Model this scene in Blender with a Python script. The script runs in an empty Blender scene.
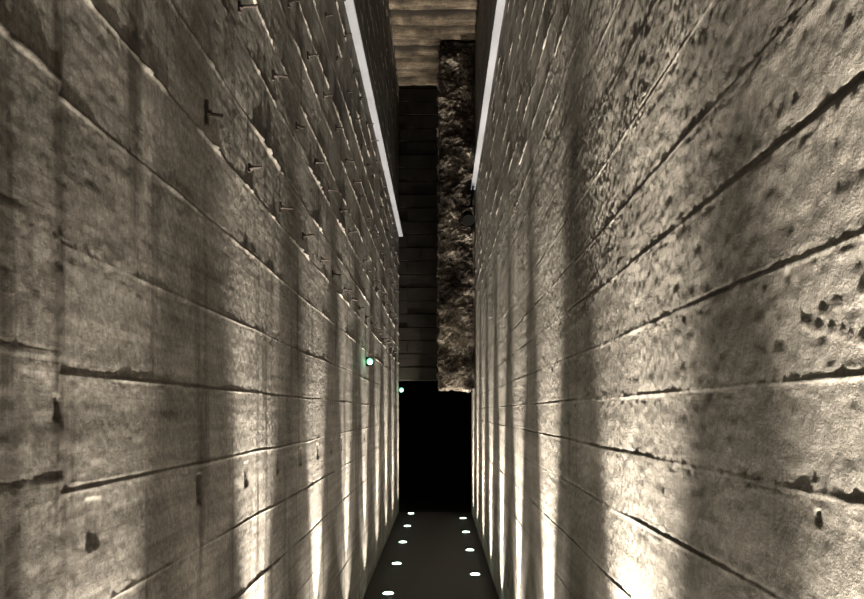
import bpy, bmesh, math, random
import numpy as np
from mathutils import Vector, noise as mn
random.seed(4)
D=bpy.data; C=bpy.context; coll=C.scene.collection
EYE=1.6; XL=-0.66; XR=0.50; YEND=11.2; YB=-3.0; HC=6.85
C.scene.view_settings.view_transform='Standard'

# ------------------------------------------------------------ noise
_rng=np.random.RandomState(11)
_T=[_rng.rand(256,256) for _ in range(8)]
def vn(u,v,s=0):
    T=_T[s%8]; u=u+s*13.7; v=v+s*7.3
    i=np.floor(u).astype(int); j=np.floor(v).astype(int)
    fu=u-i; fv=v-j; fu=fu*fu*(3-2*fu); fv=fv*fv*(3-2*fv)
    a=T[i%256,j%256]; b=T[(i+1)%256,j%256]; c=T[i%256,(j+1)%256]; d=T[(i+1)%256,(j+1)%256]
    return ((a*(1-fu)+b*fu)*(1-fv)+(c*(1-fu)+d*fu)*fv)*2-1
def fbm(u,v,o=4,s=0):
    r=0;a=1;t=0
    for k in range(o):
        r=r+a*vn(u*2**k,v*2**k,s+k); t+=a; a*=.5
    return r/t
def sstep(a,b,x):
    t=np.clip((x-a)/(b-a),0,1); return t*t*(3-2*t)

# ------------------------------------------------------------ materials
def mat_new(name):
    m=D.materials.new(name); m.use_nodes=True
    nt=m.node_tree; b=nt.nodes['Principled BSDF']; return m,nt,b
def simple(name,col,rough=.5,metal=0,em=None,es=0):
    m,nt,b=mat_new(name)
    b.inputs['Base Color'].default_value=(*col,1); b.inputs['Roughness'].default_value=rough
    b.inputs['Metallic'].default_value=metal
    if em: b.inputs['Emission Color'].default_value=(*em,1); b.inputs['Emission Strength'].default_value=es
    n=nt.nodes.new('ShaderNodeTexNoise'); n.inputs['Scale'].default_value=40
    r=nt.nodes.new('ShaderNodeMapRange'); r.inputs[3].default_value=max(0,rough-.08); r.inputs[4].default_value=min(1,rough+.08)
    nt.links.new(n.outputs[0],r.inputs[0]); nt.links.new(r.outputs[0],b.inputs['Roughness'])
    return m
def concrete(name,c_dark,c_mid,c_light,grain=(1,1,1),bump=.004,fine=.0015,use_dirt=True,rough=.8,lo=.38,hi=.62,drip=0):
    m,nt,b=mat_new(name); N=nt.nodes; L=nt.links
    tc=N.new('ShaderNodeTexCoord')
    def nz(scale,det,vec=None,dis=0,rg=.55):
        n=N.new('ShaderNodeTexNoise'); n.inputs['Scale'].default_value=scale; n.inputs['Detail'].default_value=det
        n.inputs['Roughness'].default_value=rg; n.inputs['Distortion'].default_value=dis
        L.new(vec if vec else tc.outputs['Object'],n.inputs['Vector']); return n.outputs[0]
    def mapped(s):
        mp=N.new('ShaderNodeMapping'); mp.inputs['Scale'].default_value=s; L.new(tc.outputs['Object'],mp.inputs[0]); return mp.outputs[0]
    big=nz(2.2,8,dis=.6,rg=.68); g=nz(1,6,mapped(grain),dis=.3); f=nz(80,5,rg=.8)
    def math_(op,a,b2):
        k=N.new('ShaderNodeMath'); k.operation=op
        for i,x in enumerate((a,b2)):
            if isinstance(x,(int,float)): k.inputs[i].default_value=x
            else: L.new(x,k.inputs[i])
        return k.outputs[0]
    s=math_('ADD',math_('MULTIPLY',big,.42),math_('ADD',math_('MULTIPLY',g,.22),math_('MULTIPLY',f,.36)))
    cr=N.new('ShaderNodeValToRGB'); e=cr.color_ramp.elements
    e[0].position=lo; e[0].color=(*c_dark,1); e[1].position=hi; e[1].color=(*c_light,1)
    q=e.new((lo+hi)/2); q.color=(*c_mid,1)
    L.new(s,cr.inputs[0]); col=cr.outputs[0]
    def darken(col,fac):
        mx=N.new('ShaderNodeMix'); mx.data_type='RGBA'; mx.inputs[7].default_value=(.035,.029,.023,1)
        L.new(fac,mx.inputs[0]); L.new(col,mx.inputs[6]); return mx.outputs[2]
    if drip:
        d=nz(1,5,mapped((5,9,.8)),dis=.2,rg=.6)
        mr=N.new('ShaderNodeMapRange'); mr.inputs[1].default_value=.53; mr.inputs[2].default_value=.68; mr.inputs[3].default_value=0; mr.inputs[4].default_value=drip
        L.new(d,mr.inputs[0]); col=darken(col,mr.outputs[0])
    if use_dirt:
        at=N.new('ShaderNodeAttribute'); at.attribute_name='dirt'; col=darken(col,at.outputs['Fac'])
    L.new(col,b.inputs['Base Color']); b.inputs['Roughness'].default_value=rough
    b.inputs['Specular IOR Level'].default_value=.25
    h=math_('ADD',math_('MULTIPLY',g,bump),math_('MULTIPLY',f,fine))
    f2=nz(190,3); h=math_('ADD',h,math_('MULTIPLY',f2,fine*.5))
    bp=N.new('ShaderNodeBump'); bp.inputs['Strength'].default_value=1; bp.inputs['Distance'].default_value=1
    L.new(h,bp.inputs['Height']); L.new(bp.outputs[0],b.inputs['Normal'])
    return m
M_left=concrete('board_marked_concrete_left',(.045,.040,.034),(.150,.139,.123),(.32,.302,.274),(3,1.1,26),.0016,.0012,drip=.9)
M_right=concrete('board_marked_concrete_right',(.095,.087,.075),(.22,.204,.180),(.40,.375,.338),(3,1.3,18),.0015,.0015,drip=.4)
M_ceil=concrete('board_marked_concrete_ceiling',(.022,.016,.011),(.10,.078,.054),(.27,.22,.16),(3,30,3),.006,.002,lo=.42,hi=.6)
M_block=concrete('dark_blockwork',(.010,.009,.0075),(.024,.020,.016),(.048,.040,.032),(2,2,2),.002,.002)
M_col=concrete('broken_concrete',(.016,.012,.010),(.10,.08,.064),(.62,.55,.46),(4,4,4),.012,.006,False,lo=.44,hi=.585)
M_void=simple('unlit_room_black',(.004,.004,.004),.9)  # black base colour stands in for the darkness of the unlit room past the doorway
M_steel=simple('rusty_steel',(.03,.021,.016),.8,.2)
M_alu=simple('lamp_bezel_steel',(.18,.18,.18),.35,.9)
M_strip=simple('white_enamel',(.14,.14,.15),.6,0,(.92,.95,1),.155)
M_black=simple('black_plastic',(.004,.004,.004),.9); M_black.node_tree.nodes['Principled BSDF'].inputs['Specular IOR Level'].default_value=.1
M_lens=simple('lit_glass_lens',(.7,.8,.7),.2,0,(.72,1,.80),12)
M_green=simple('green_lens',(.2,.8,.5),.3,0,(.25,1,.5),1.6)

def floor_mat():
    m,nt,b=mat_new('dark_asphalt'); N=nt.nodes; L=nt.links
    tc=N.new('ShaderNodeTexCoord'); n=N.new('ShaderNodeTexNoise'); n.inputs['Scale'].default_value=130; n.inputs['Detail'].default_value=4
    L.new(tc.outputs['Object'],n.inputs['Vector'])
    cr=N.new('ShaderNodeValToRGB'); cr.color_ramp.elements[0].color=(.008,.008,.0085,1); cr.color_ramp.elements[1].color=(.05,.047,.047,1)
    cr.color_ramp.elements[0].position=.35; cr.color_ramp.elements[1].position=.7
    L.new(n.outputs[0],cr.inputs[0]); L.new(cr.outputs[0],b.inputs['Base Color']); b.inputs['Roughness'].default_value=.6
    b.inputs['Specular IOR Level'].default_value=.25
    bp=N.new('ShaderNodeBump'); bp.inputs['Distance'].default_value=.004; L.new(n.outputs[0],bp.inputs['Height']); L.new(bp.outputs[0],b.inputs['Normal'])
    return m
M_floor=floor_mat()

# ------------------------------------------------------------ mesh helpers
def add(name,me,mat=None,parent=None):
    o=D.objects.new(name,me); coll.objects.link(o)
    if mat: me.materials.append(mat)
    if parent: o.parent=parent
    return o
def grid_mesh(name,P,dirt,mat,flip=False):
    n,m=P.shape[:2]
    idx=np.arange(n*m).reshape(n,m)
    a=idx[:-1,:-1].ravel(); b=idx[1:,:-1].ravel(); c=idx[1:,1:].ravel(); d=idx[:-1,1:].ravel()
    q=np.stack([a,d,c,b] if flip else [a,b,c,d],1)
    corners=np.array([idx[0,0],idx[-1,0],idx[-1,-1],idx[0,-1]])
    if not flip: corners=corners[::-1]
    q=np.vstack([q,corners[None]])
    me=D.meshes.new(name); me.vertices.add(n*m); me.vertices.foreach_set('co',P.reshape(-1).astype(np.float32))
    me.loops.add(q.size); me.loops.foreach_set('vertex_index',q.reshape(-1).astype(np.int32))
    me.polygons.add(len(q)); me.polygons.foreach_set('loop_start',np.arange(0,q.size,4,dtype=np.int32))
    me.polygons.foreach_set('loop_total',np.full(len(q),4,dtype=np.int32))
    me.update(calc_edges=True)
    at=me.attributes.new('dirt','FLOAT','POINT'); at.data.foreach_set('value',dirt.reshape(-1).astype(np.float32))
    return add(name,me,mat)
def box_bm(bm,lo,hi):
    r=bmesh.ops.create_cube(bm,size=1)
    for v in r['verts']:
        v.co=Vector([lo[i]+(v.co[i]+.5)*(hi[i]-lo[i]) for i in range(3)])
    return r['verts']
def box(name,lo,hi,mat,parent=None,bev=0):
    bm=bmesh.new(); box_bm(bm,lo,hi)
    if bev: bmesh.ops.bevel(bm,geom=bm.edges[:],offset=bev,segments=2,affect='EDGES')
    me=D.meshes.new(name); bm.to_mesh(me); bm.free(); return add(name,me,mat,parent)
def axis_samples(a,b,base,joints,fine,w):
    s=list(np.arange(a,3.2,base))+list(np.arange(3.2,b,base*1.6))+[b]
    s=[x for x in s if all(abs(x-j)>w for j in joints)]
    for j in joints:
        if a<j<b: s+=[x for x in np.arange(j-w,j+w,fine) if a<x<b]
    return np.array(sorted(set(np.round(s,5))))
def ysamples():
    return np.concatenate([np.arange(YB,.6,.04),np.arange(.6,3.2,.0055),np.arange(3.2,6,.013),np.arange(6,YEND,.025),[YEND]])

# ------------------------------------------------------------ walls
def make_wall(name,x0,sgn,joints,mat,seed,holes,seams,params):
    js=np.array(joints)
    ys=ysamples(); hs=axis_samples(0,HC,.0065,list(js),.0025,.02)
    Y,H=np.meshgrid(ys,hs,indexing='ij')
    H2=H-np.where(Y<seams[0],.028,0)+.006*fbm(Y*2,Y*0+seed,3,seed)
    k=np.searchsorted(js,H2)
    jl=js[np.clip(k-1,0,len(js)-1)]; ju=js[np.clip(k,0,len(js)-1)]
    dj=np.where(np.abs(H2-jl)<np.abs(H2-ju),H2-jl,H2-ju); near=np.where(np.abs(H2-jl)<np.abs(H2-ju),k-1,k)
    rg=np.random.RandomState(seed)
    off=rg.uniform(-1,1,(len(js)+3,40))
    seg=np.searchsorted(np.array(seams),Y)
    X=off[k,seg]*params['step']
    X=X+.003*fbm(Y*1.1,H*2.2,3,seed+1)+.0010*fbm(Y*9,H*30,3,seed+2)
    X=X+.0012*fbm(Y*55,H*55,2,seed+3)
    up=sstep(params['up0'],params['up1'],H)
    A=np.clip(fbm(Y*5,near*3.1,2,seed+4)*1.2+.35,0,1)*(.35+.65*np.clip(fbm(Y*30,near*5.7,2,seed+5)*2.0+.4,0,1))
    A2=np.clip(.12+.85*np.clip(fbm(Y*4,near*3.1,2,seed+4)*1.5+.35,0,1)+.25*fbm(Y*40,near*1.3,2,seed+6),0,1.1)
    lipA=params['lip']*A2*(1-up)+params['lipup']*A*up
    wv=.0037*(1+.5*fbm(Y*20,near*2.3,2,seed))*(1+.7*up)
    X=X+lipA*np.exp(-(dj/wv)**2)
    gm=np.clip(fbm(Y*2.5,near*9.1,3,seed+6)*1.4+.4,0,1)
    X=X-params['groove']*np.exp(-((dj-.007)/.004)**2)*gm
    dirt=.6*np.exp(-((dj-.007)/.005)**2)*gm
    for s in seams:
        e=np.exp(-((Y-s+.004*fbm(H*6,H*0+s,3,seed))/.004)**2)
        if s in params['vseam']:
            X=X+(.003*np.clip(fbm(H*25,H*0+s,2,seed)*1.5+.3,-.4,1))*e; dirt=np.maximum(dirt,.35*e)
    m=sstep(params['r0'],params['r0']+.45,fbm(Y*1.3,H*2.0,3,seed+6)+params['rough'](Y,H)+.25*fbm(Y*7,H*7,2,seed))
    X=X+m*(params['ramp']*(np.abs(fbm(Y*62,H*62,2,seed+7))*1.6-.3)+params['ramp']*.35*vn(Y*28,H*28,seed))
    if params['bug']:
        bh=vn(Y*44,H*44,seed+1); X=X-params['bug']*sstep(.92,.98,bh)
    for (cy,ch,w,hh,dep) in holes:
        fy=1-sstep(w/2-.002,w/2+.003,np.abs(Y-cy+.0012*vn(H*60,H*0,3))); fh=1-sstep(hh/2-.003,hh/2+.003,np.abs(H-ch+.0015*vn(Y*70,Y*0,4)))
        X=X*(1-fy*fh)-(dep+.25*dep*fbm(Y*50,H*20,2,3))*fy*fh; dirt=np.maximum(dirt,fy*fh*(.35+.4*fbm(Y*60,H*12,2,5)))
    for (ya,ha,yb,hb) in params.get('scr',[]):
        ty=np.clip(((Y-ya)*(yb-ya)+(H-ha)*(hb-ha))/((yb-ya)**2+(hb-ha)**2),0,1)
        dd=np.hypot(Y-ya-ty*(yb-ya),H-ha-ty*(hb-ha)+.003*vn(Y*40,Y*0,2)); X=X+.0016*np.exp(-(dd/.0028)**2)
        dirt=np.maximum(dirt,.7*np.exp(-(dd/.003)**2))
    P=np.stack([x0+sgn*X,Y,H],-1)
    P=np.pad(P,((1,1),(1,1),(0,0)),mode='edge'); dirt=np.clip(np.pad(dirt,1,mode='edge'),0,1)
    back=x0-sgn*.30
    P[0,:,0]=back;P[-1,:,0]=back;P[:,0,0]=back;P[:,-1,0]=back
    return grid_mesh(name,P,dirt,mat,flip=(sgn<0))

jl=[EYE+.66*r for r in (-2.32,-1.97,-1.62,-1.27,-.92,-.57,-.22,.10,.44,.83,1.17,1.52,1.87,2.2,2.55,2.9,3.25,3.6,3.95,4.3,4.65,5.,5.35,5.7,6.05,6.4,6.75,7.1,7.45,7.8)]
jl=[j for j in jl if 0.02<j<HC-.02]
pock=[(1.33,1.39,.05,.092,.0035)]+[(1.92+.465*i,1.39,.040,.075,.028) for i in range(14)]
pock+=[(1.206,EYE+.008,.018,.035,.010)]
make_wall('wall_left',XL,1,jl,M_left,3,pock,[1.22,2.9,4.4,5.9,7.6,9.4],
   dict(step=.0012,up0=1.95,up1=2.35,lip=.0024,lipup=.016,groove=.002,vseam=[1.22,5.9],r0=.75,rough=lambda Y,H:0*Y,ramp=.003,bug=.002))
jr=[EYE+.5*r for r in (-3.0,-2.6,-2.2,-1.8,-1.4,-.98,-.56,-.22,.08,.417,.78,1.12,1.5,1.9,2.3,2.7,3.1,3.5,3.9,4.3,4.7,5.1,5.5,5.9,6.3,6.7,7.1,7.5,7.9,8.3,8.7,9.1,9.5,9.9,10.3)]
jr=[j for j in jr if .02<j<HC-.02]
def zr(x):return 350/(x-440)
def hr(x,y):return EYE+(412-y)*zr(x)/700
make_wall('wall_right',XR,-1,jr,M_right,21,[(zr(820),hr(820,517),.007,.014,.008)],[.3,2.6,3.9,5.6,7.3,9.0],
   dict(step=.0008,up0=2.6,up1=3.4,lip=.0009,lipup=.008,groove=.0016,vseam=[],r0=.28,
        rough=lambda Y,H:.85*np.exp(-((Y-1.9)/1.5)**2-((H-2.05)/.42)**2)+.2*sstep(2.3,3,H),ramp=.0026,bug=0,
        scr=[(zr(803),hr(803,324),zr(880),hr(880,283)),(zr(803),hr(803,324),zr(880),hr(880,345))]))

# ceiling
ys=np.arange(YB,YEND+.001,.014); xs=np.linspace(XL-.05,XR+.05,90)
X,Y=np.meshgrid(xs,ys,indexing='ij')
Yw=Y+.02*fbm(X*2,Y*2,2,4)
bd=np.floor(Yw/.29); fr=Yw/.29-bd
g=np.exp(-(np.minimum(fr,1-fr)/.15)**2)
Z=HC-.06*vn(bd*3.37,bd*0+.5,1)-.015*fbm(X*4,Y*6,3,2)+.09*g-.008*vn(X*12,Y*60,3)
dirt=np.clip(1.1*g+.6*(vn(bd*5.3,bd*1.7,2)+.1)+.6*fbm(X*3,Y*9,3,5),0,1)
P=np.stack([X,Y,Z],-1); P=np.pad(P,((1,1),(1,1),(0,0)),mode='edge'); dirt=np.pad(dirt,1,mode='edge')
P[0,:,2]=P[-1,:,2]=HC+.3; P[:,0,2]=P[:,-1,2]=HC+.3
grid_mesh('ceiling',P,dirt,M_ceil,flip=True)

box('floor',(XL-.05,YB,-.15),(XR+.05,YEND,0),M_floor)

# blockwork wall above doorway at the end
HD=2.11
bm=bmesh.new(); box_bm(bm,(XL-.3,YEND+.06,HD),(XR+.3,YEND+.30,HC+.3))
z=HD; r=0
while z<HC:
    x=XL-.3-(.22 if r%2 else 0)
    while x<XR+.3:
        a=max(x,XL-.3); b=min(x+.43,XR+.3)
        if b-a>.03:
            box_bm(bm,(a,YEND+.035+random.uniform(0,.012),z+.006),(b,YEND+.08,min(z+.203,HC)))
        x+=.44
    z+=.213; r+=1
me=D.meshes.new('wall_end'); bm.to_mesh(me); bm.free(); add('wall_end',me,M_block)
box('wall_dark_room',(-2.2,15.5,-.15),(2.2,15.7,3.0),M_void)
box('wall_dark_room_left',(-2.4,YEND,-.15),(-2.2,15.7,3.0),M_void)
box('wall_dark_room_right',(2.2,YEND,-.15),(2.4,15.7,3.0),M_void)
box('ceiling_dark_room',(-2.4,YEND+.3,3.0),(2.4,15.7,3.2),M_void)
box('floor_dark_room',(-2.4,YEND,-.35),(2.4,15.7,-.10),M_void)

# ------------------------------------------------------------ hanging broken concrete pier
def pier():
    lo=Vector((-.005,9.9,EYE+.335)); hi=Vector((XR-.012,10.65,HC-.03))
    bm=bmesh.new(); st=.022
    def face(o,u,v):
        nu=max(1,int(u.length/st)); nv=max(1,int(v.length/st))
        g=[[bm.verts.new(o+u*(i/nu)+v*(j/nv)) for j in range(nv+1)] for i in range(nu+1)]
        for i in range(nu):
            for j in range(nv): bm.faces.new((g[i][j],g[i+1][j],g[i+1][j+1],g[i][j+1]))
    d=hi-lo; ux=Vector((d.x,0,0)); uy=Vector((0,d.y,0)); uz=Vector((0,0,d.z))
    face(lo,ux,uz); face(lo+uy,uz,ux); face(lo,uz,uy); face(lo+ux,uy,uz); face(lo,uy,ux); face(lo+uz,ux,uy)
    bmesh.ops.remove_doubles(bm,verts=bm.verts[:],dist=.0005)
    bm.normal_update()
    for v in bm.verts:
        p=v.co.copy()
        n=mn.fractal(p*5,1.0,2.0,4); n2=mn.fractal(p*22+Vector((5,5,5)),1,2,3)
        disp=Vector((mn.noise(p*6+Vector((9,0,0))),mn.noise(p*6+Vector((0,9,0))),mn.noise(p*6+Vector((0,0,9)))))
        wgt=1 if p.x<XR-.05 else .1
        c=p+v.normal*(n*.045+n2*.022)*wgt+Vector((disp.x*.03*wgt,disp.y*.03,disp.z*.008))
        c.x=min(c.x,XR-.008); c.z=min(c.z,HC-.02); v.co=c
    me=D.meshes.new('hanging_concrete_pier'); bm.to_mesh(me); bm.free()
    return add('hanging_concrete_pier',me,M_col)
pier()

# ------------------------------------------------------------ light strips
def strip(name,xa,xb,z,y0,y1):
    e=D.objects.new(name,None); coll.objects.link(e)
    bm=bmesh.new(); box_bm(bm,(xa,y0,z),(xb,y1,z+.03)); bmesh.ops.bevel(bm,geom=bm.edges[:],offset=.004,segments=2,affect='EDGES')
    me=D.meshes.new('channel'); bm.to_mesh(me); bm.free(); add('channel',me,M_strip,e)
    bm=bmesh.new()
    wall=xa if xa<0 else xb; s=1 if xa<0 else -1
    y=y0+.4
    while y<y1:
        box_bm(bm,(min(wall,wall+s*.05),y,z+.03),(max(wall,wall+s*.05),y+.03,z+.036)); 
        box_bm(bm,(min(wall,wall+s*.008),y,z+.03),(max(wall,wall+s*.008),y+.03,z+.09)); y+=1.2
    me=D.meshes.new('brackets'); bm.to_mesh(me); bm.free(); add('brackets',me,M_steel,e)
strip('linear_wall_light',XL+.005,XL+.068,EYE+2.80,YB+.2,YEND-.02)
strip('linear_wall_light',XR-.066,XR-.004,EYE+3.12,YB+.2,9.84)

# ------------------------------------------------------------ form tie bolts
bm=bmesh.new()
def cyl(bm,p,q,r,seg=10):
    p=Vector(p);q=Vector(q);d=q-p
    rr=bmesh.ops.create_cone(bm,segments=seg,radius1=r,radius2=r,depth=d.length,cap_ends=True)
    rot=d.to_track_quat('Z','Y').to_matrix()
    for v in rr['verts']: v.co=rot@v.co+(p+q)/2
for row,(hh,y0,n) in enumerate([(EYE+.84,1.97,18),(EYE+1.30,1.8,19),(EYE+1.76,2.1,18),(EYE+2.25,2.6,17),(EYE+2.6,3.0,16)]):
    for i in range(n):
        y=y0+.465*i+random.uniform(-.03,.03)
        if y>YEND-.2 or (row>0 and random.random()<.08): continue
        L=random.uniform(.045,.07); a=random.uniform(-.01,.01)
        hz=hh+(random.uniform(-.03,.03) if row>0 else 0)
        s=1 if i==0 and row==0 else random.uniform(.35,.65)
        cyl(bm,(XL-.004,y,hz),(XL+L,y,hz+a),.0048)
        box_bm(bm,(XL-.003,y-.005,hz-.034*s),(XL+.009,y+.005,hz+.036*s))
        cyl(bm,(XL+.007,y,hz),(XL+.018,y,hz),.009,6)
me=D.meshes.new('form_tie_bolts'); bm.to_mesh(me); bm.free(); add('form_tie_bolts',me,M_steel)

# ------------------------------------------------------------ recessed floor lights
def disc_mesh(name,r,z0,z1,mat,par,inner=0,loc=(0,0)):
    bm=bmesh.new(); seg=32
    prof=[(inner,z0),(r,z0),(r,z1*.6),(r-.006,z1),(inner,z1)]
    ring=[[bm.verts.new((loc[0]+p*math.cos(2*math.pi*i/seg),loc[1]+p*math.sin(2*math.pi*i/seg),z)) for p,z in prof] for i in range(seg)]
    for i in range(seg):
        for k in range(4):
            bm.faces.new((ring[i][k],ring[(i+1)%seg][k],ring[(i+1)%seg][k+1],ring[i][k+1]))
    bmesh.ops.remove_doubles(bm,verts=bm.verts[:],dist=1e-5)
    me=D.meshes.new(name); bm.to_mesh(me); bm.free(); add(name,me,mat,par)
LC=(1,.90,.76)
def floor_light(x,y,beam,spill,side,bt=7,bs=27):
    e=D.objects.new('recessed_floor_light',None); e.location=(x,y,0); coll.objects.link(e)
    disc_mesh('bezel',.062,0.0,.008,M_alu,e,.046)
    disc_mesh('lens',.046,0.0,.012,M_lens,e,0.0)
    for nm,pw,size,tilt in (('beam',beam,bs,bt),('spill',spill,76,11)):
        l=D.lights.new(nm,'SPOT'); l.energy=pw; l.color=LC; l.spot_size=math.radians(size); l.spot_blend=1.0; l.shadow_soft_size=.02
        o=D.objects.new(nm,l); coll.objects.link(o); o.parent=e; o.location=(0,0,.03)
        o.rotation_euler=(math.radians(180),-side*math.radians(tilt),0)
B=2000; S=115
for k in range(-7,5):
    y=6.15+1.21*k
    if YB<y<YEND: floor_light(-.455,y,B*(.42 if y<2 else .85),S*(.7 if y<2 else 1),1,7,27)
for k in range(-7,4):
    y=6.87+1.21*k
    if y<3: y-=.24
    if YB<y<YEND: floor_light(.345,y,B*(1.15 if y<3 else 1.05),S*(1.45 if y<3 else 1),-1,5 if y<3 else 6.5,35 if y<3 else 29)

# ------------------------------------------------------------ small fittings
def green_lamp(y,z,s=1.0,en=.5):
    e=D.objects.new('green_signal_lamp',None); e.location=(XL,y,z); coll.objects.link(e)
    box('housing',(.003,-.02*s,-.045*s),(.03,.03*s,.045*s),M_black,e,.004)
    bm=bmesh.new(); bmesh.ops.create_uvsphere(bm,u_segments=20,v_segments=12,radius=.03*s)
    for v in bm.verts: v.co.y*=.7; v.co+=Vector((.045*s,-.02*s,.0))
    me=D.meshes.new('dome'); bm.to_mesh(me); bm.free()
    for p in me.polygons:p.use_smooth=True
    add('dome',me,M_green,e)
    l=D.lights.new('glow','POINT'); l.color=(.35,1,.6); l.energy=en; l.shadow_soft_size=.02
    o=D.objects.new('glow',l); coll.objects.link(o); o.parent=e; o.location=(.06*s,-.07*s,0)
green_lamp(6.2,EYE+.446,.9,.6)
green_lamp(11.1,EYE+.35,1.1,.6)
e=D.objects.new('wall_spotlight',None); e.location=(.385,9.72,EYE+2.70); coll.objects.link(e)
bm=bmesh.new(); cyl(bm,(0,.02,.03),(0,-.15,-.07),.07,20); cyl(bm,(0,-.15,-.07),(0,-.18,-.088),.08,20)
me=D.meshes.new('body'); bm.to_mesh(me); bm.free(); add('body',me,M_black,e)
bm=bmesh.new(); box_bm(bm,(-.09,-.07,-.04),(-.08,-.03,.14)); box_bm(bm,(.08,-.07,-.04),(.09,-.03,.14)); box_bm(bm,(-.09,-.07,.135),(.09,-.03,.147)); cyl(bm,(.04,-.05,.14),(.075,-.05,.422),.014)
me=D.meshes.new('yoke'); bm.to_mesh(me); bm.free(); add('yoke',me,M_black,e)

# ------------------------------------------------------------ world, camera
w=D.worlds.new('World'); C.scene.world=w; w.use_nodes=True
w.node_tree.nodes['Background'].inputs[0].default_value=(.9,.88,.8,1); w.node_tree.nodes['Background'].inputs[1].default_value=.004
cam=D.cameras.new('camera'); cam.sensor_width=36; cam.lens=700/864*36; cam.shift_y=112.5/864; cam.shift_x=-8/864; cam.clip_start=.05
co=D.objects.new('camera',cam); coll.objects.link(co); co.location=(0,0,EYE); co.rotation_euler=(math.radians(90),0,0); C.scene.camera=co
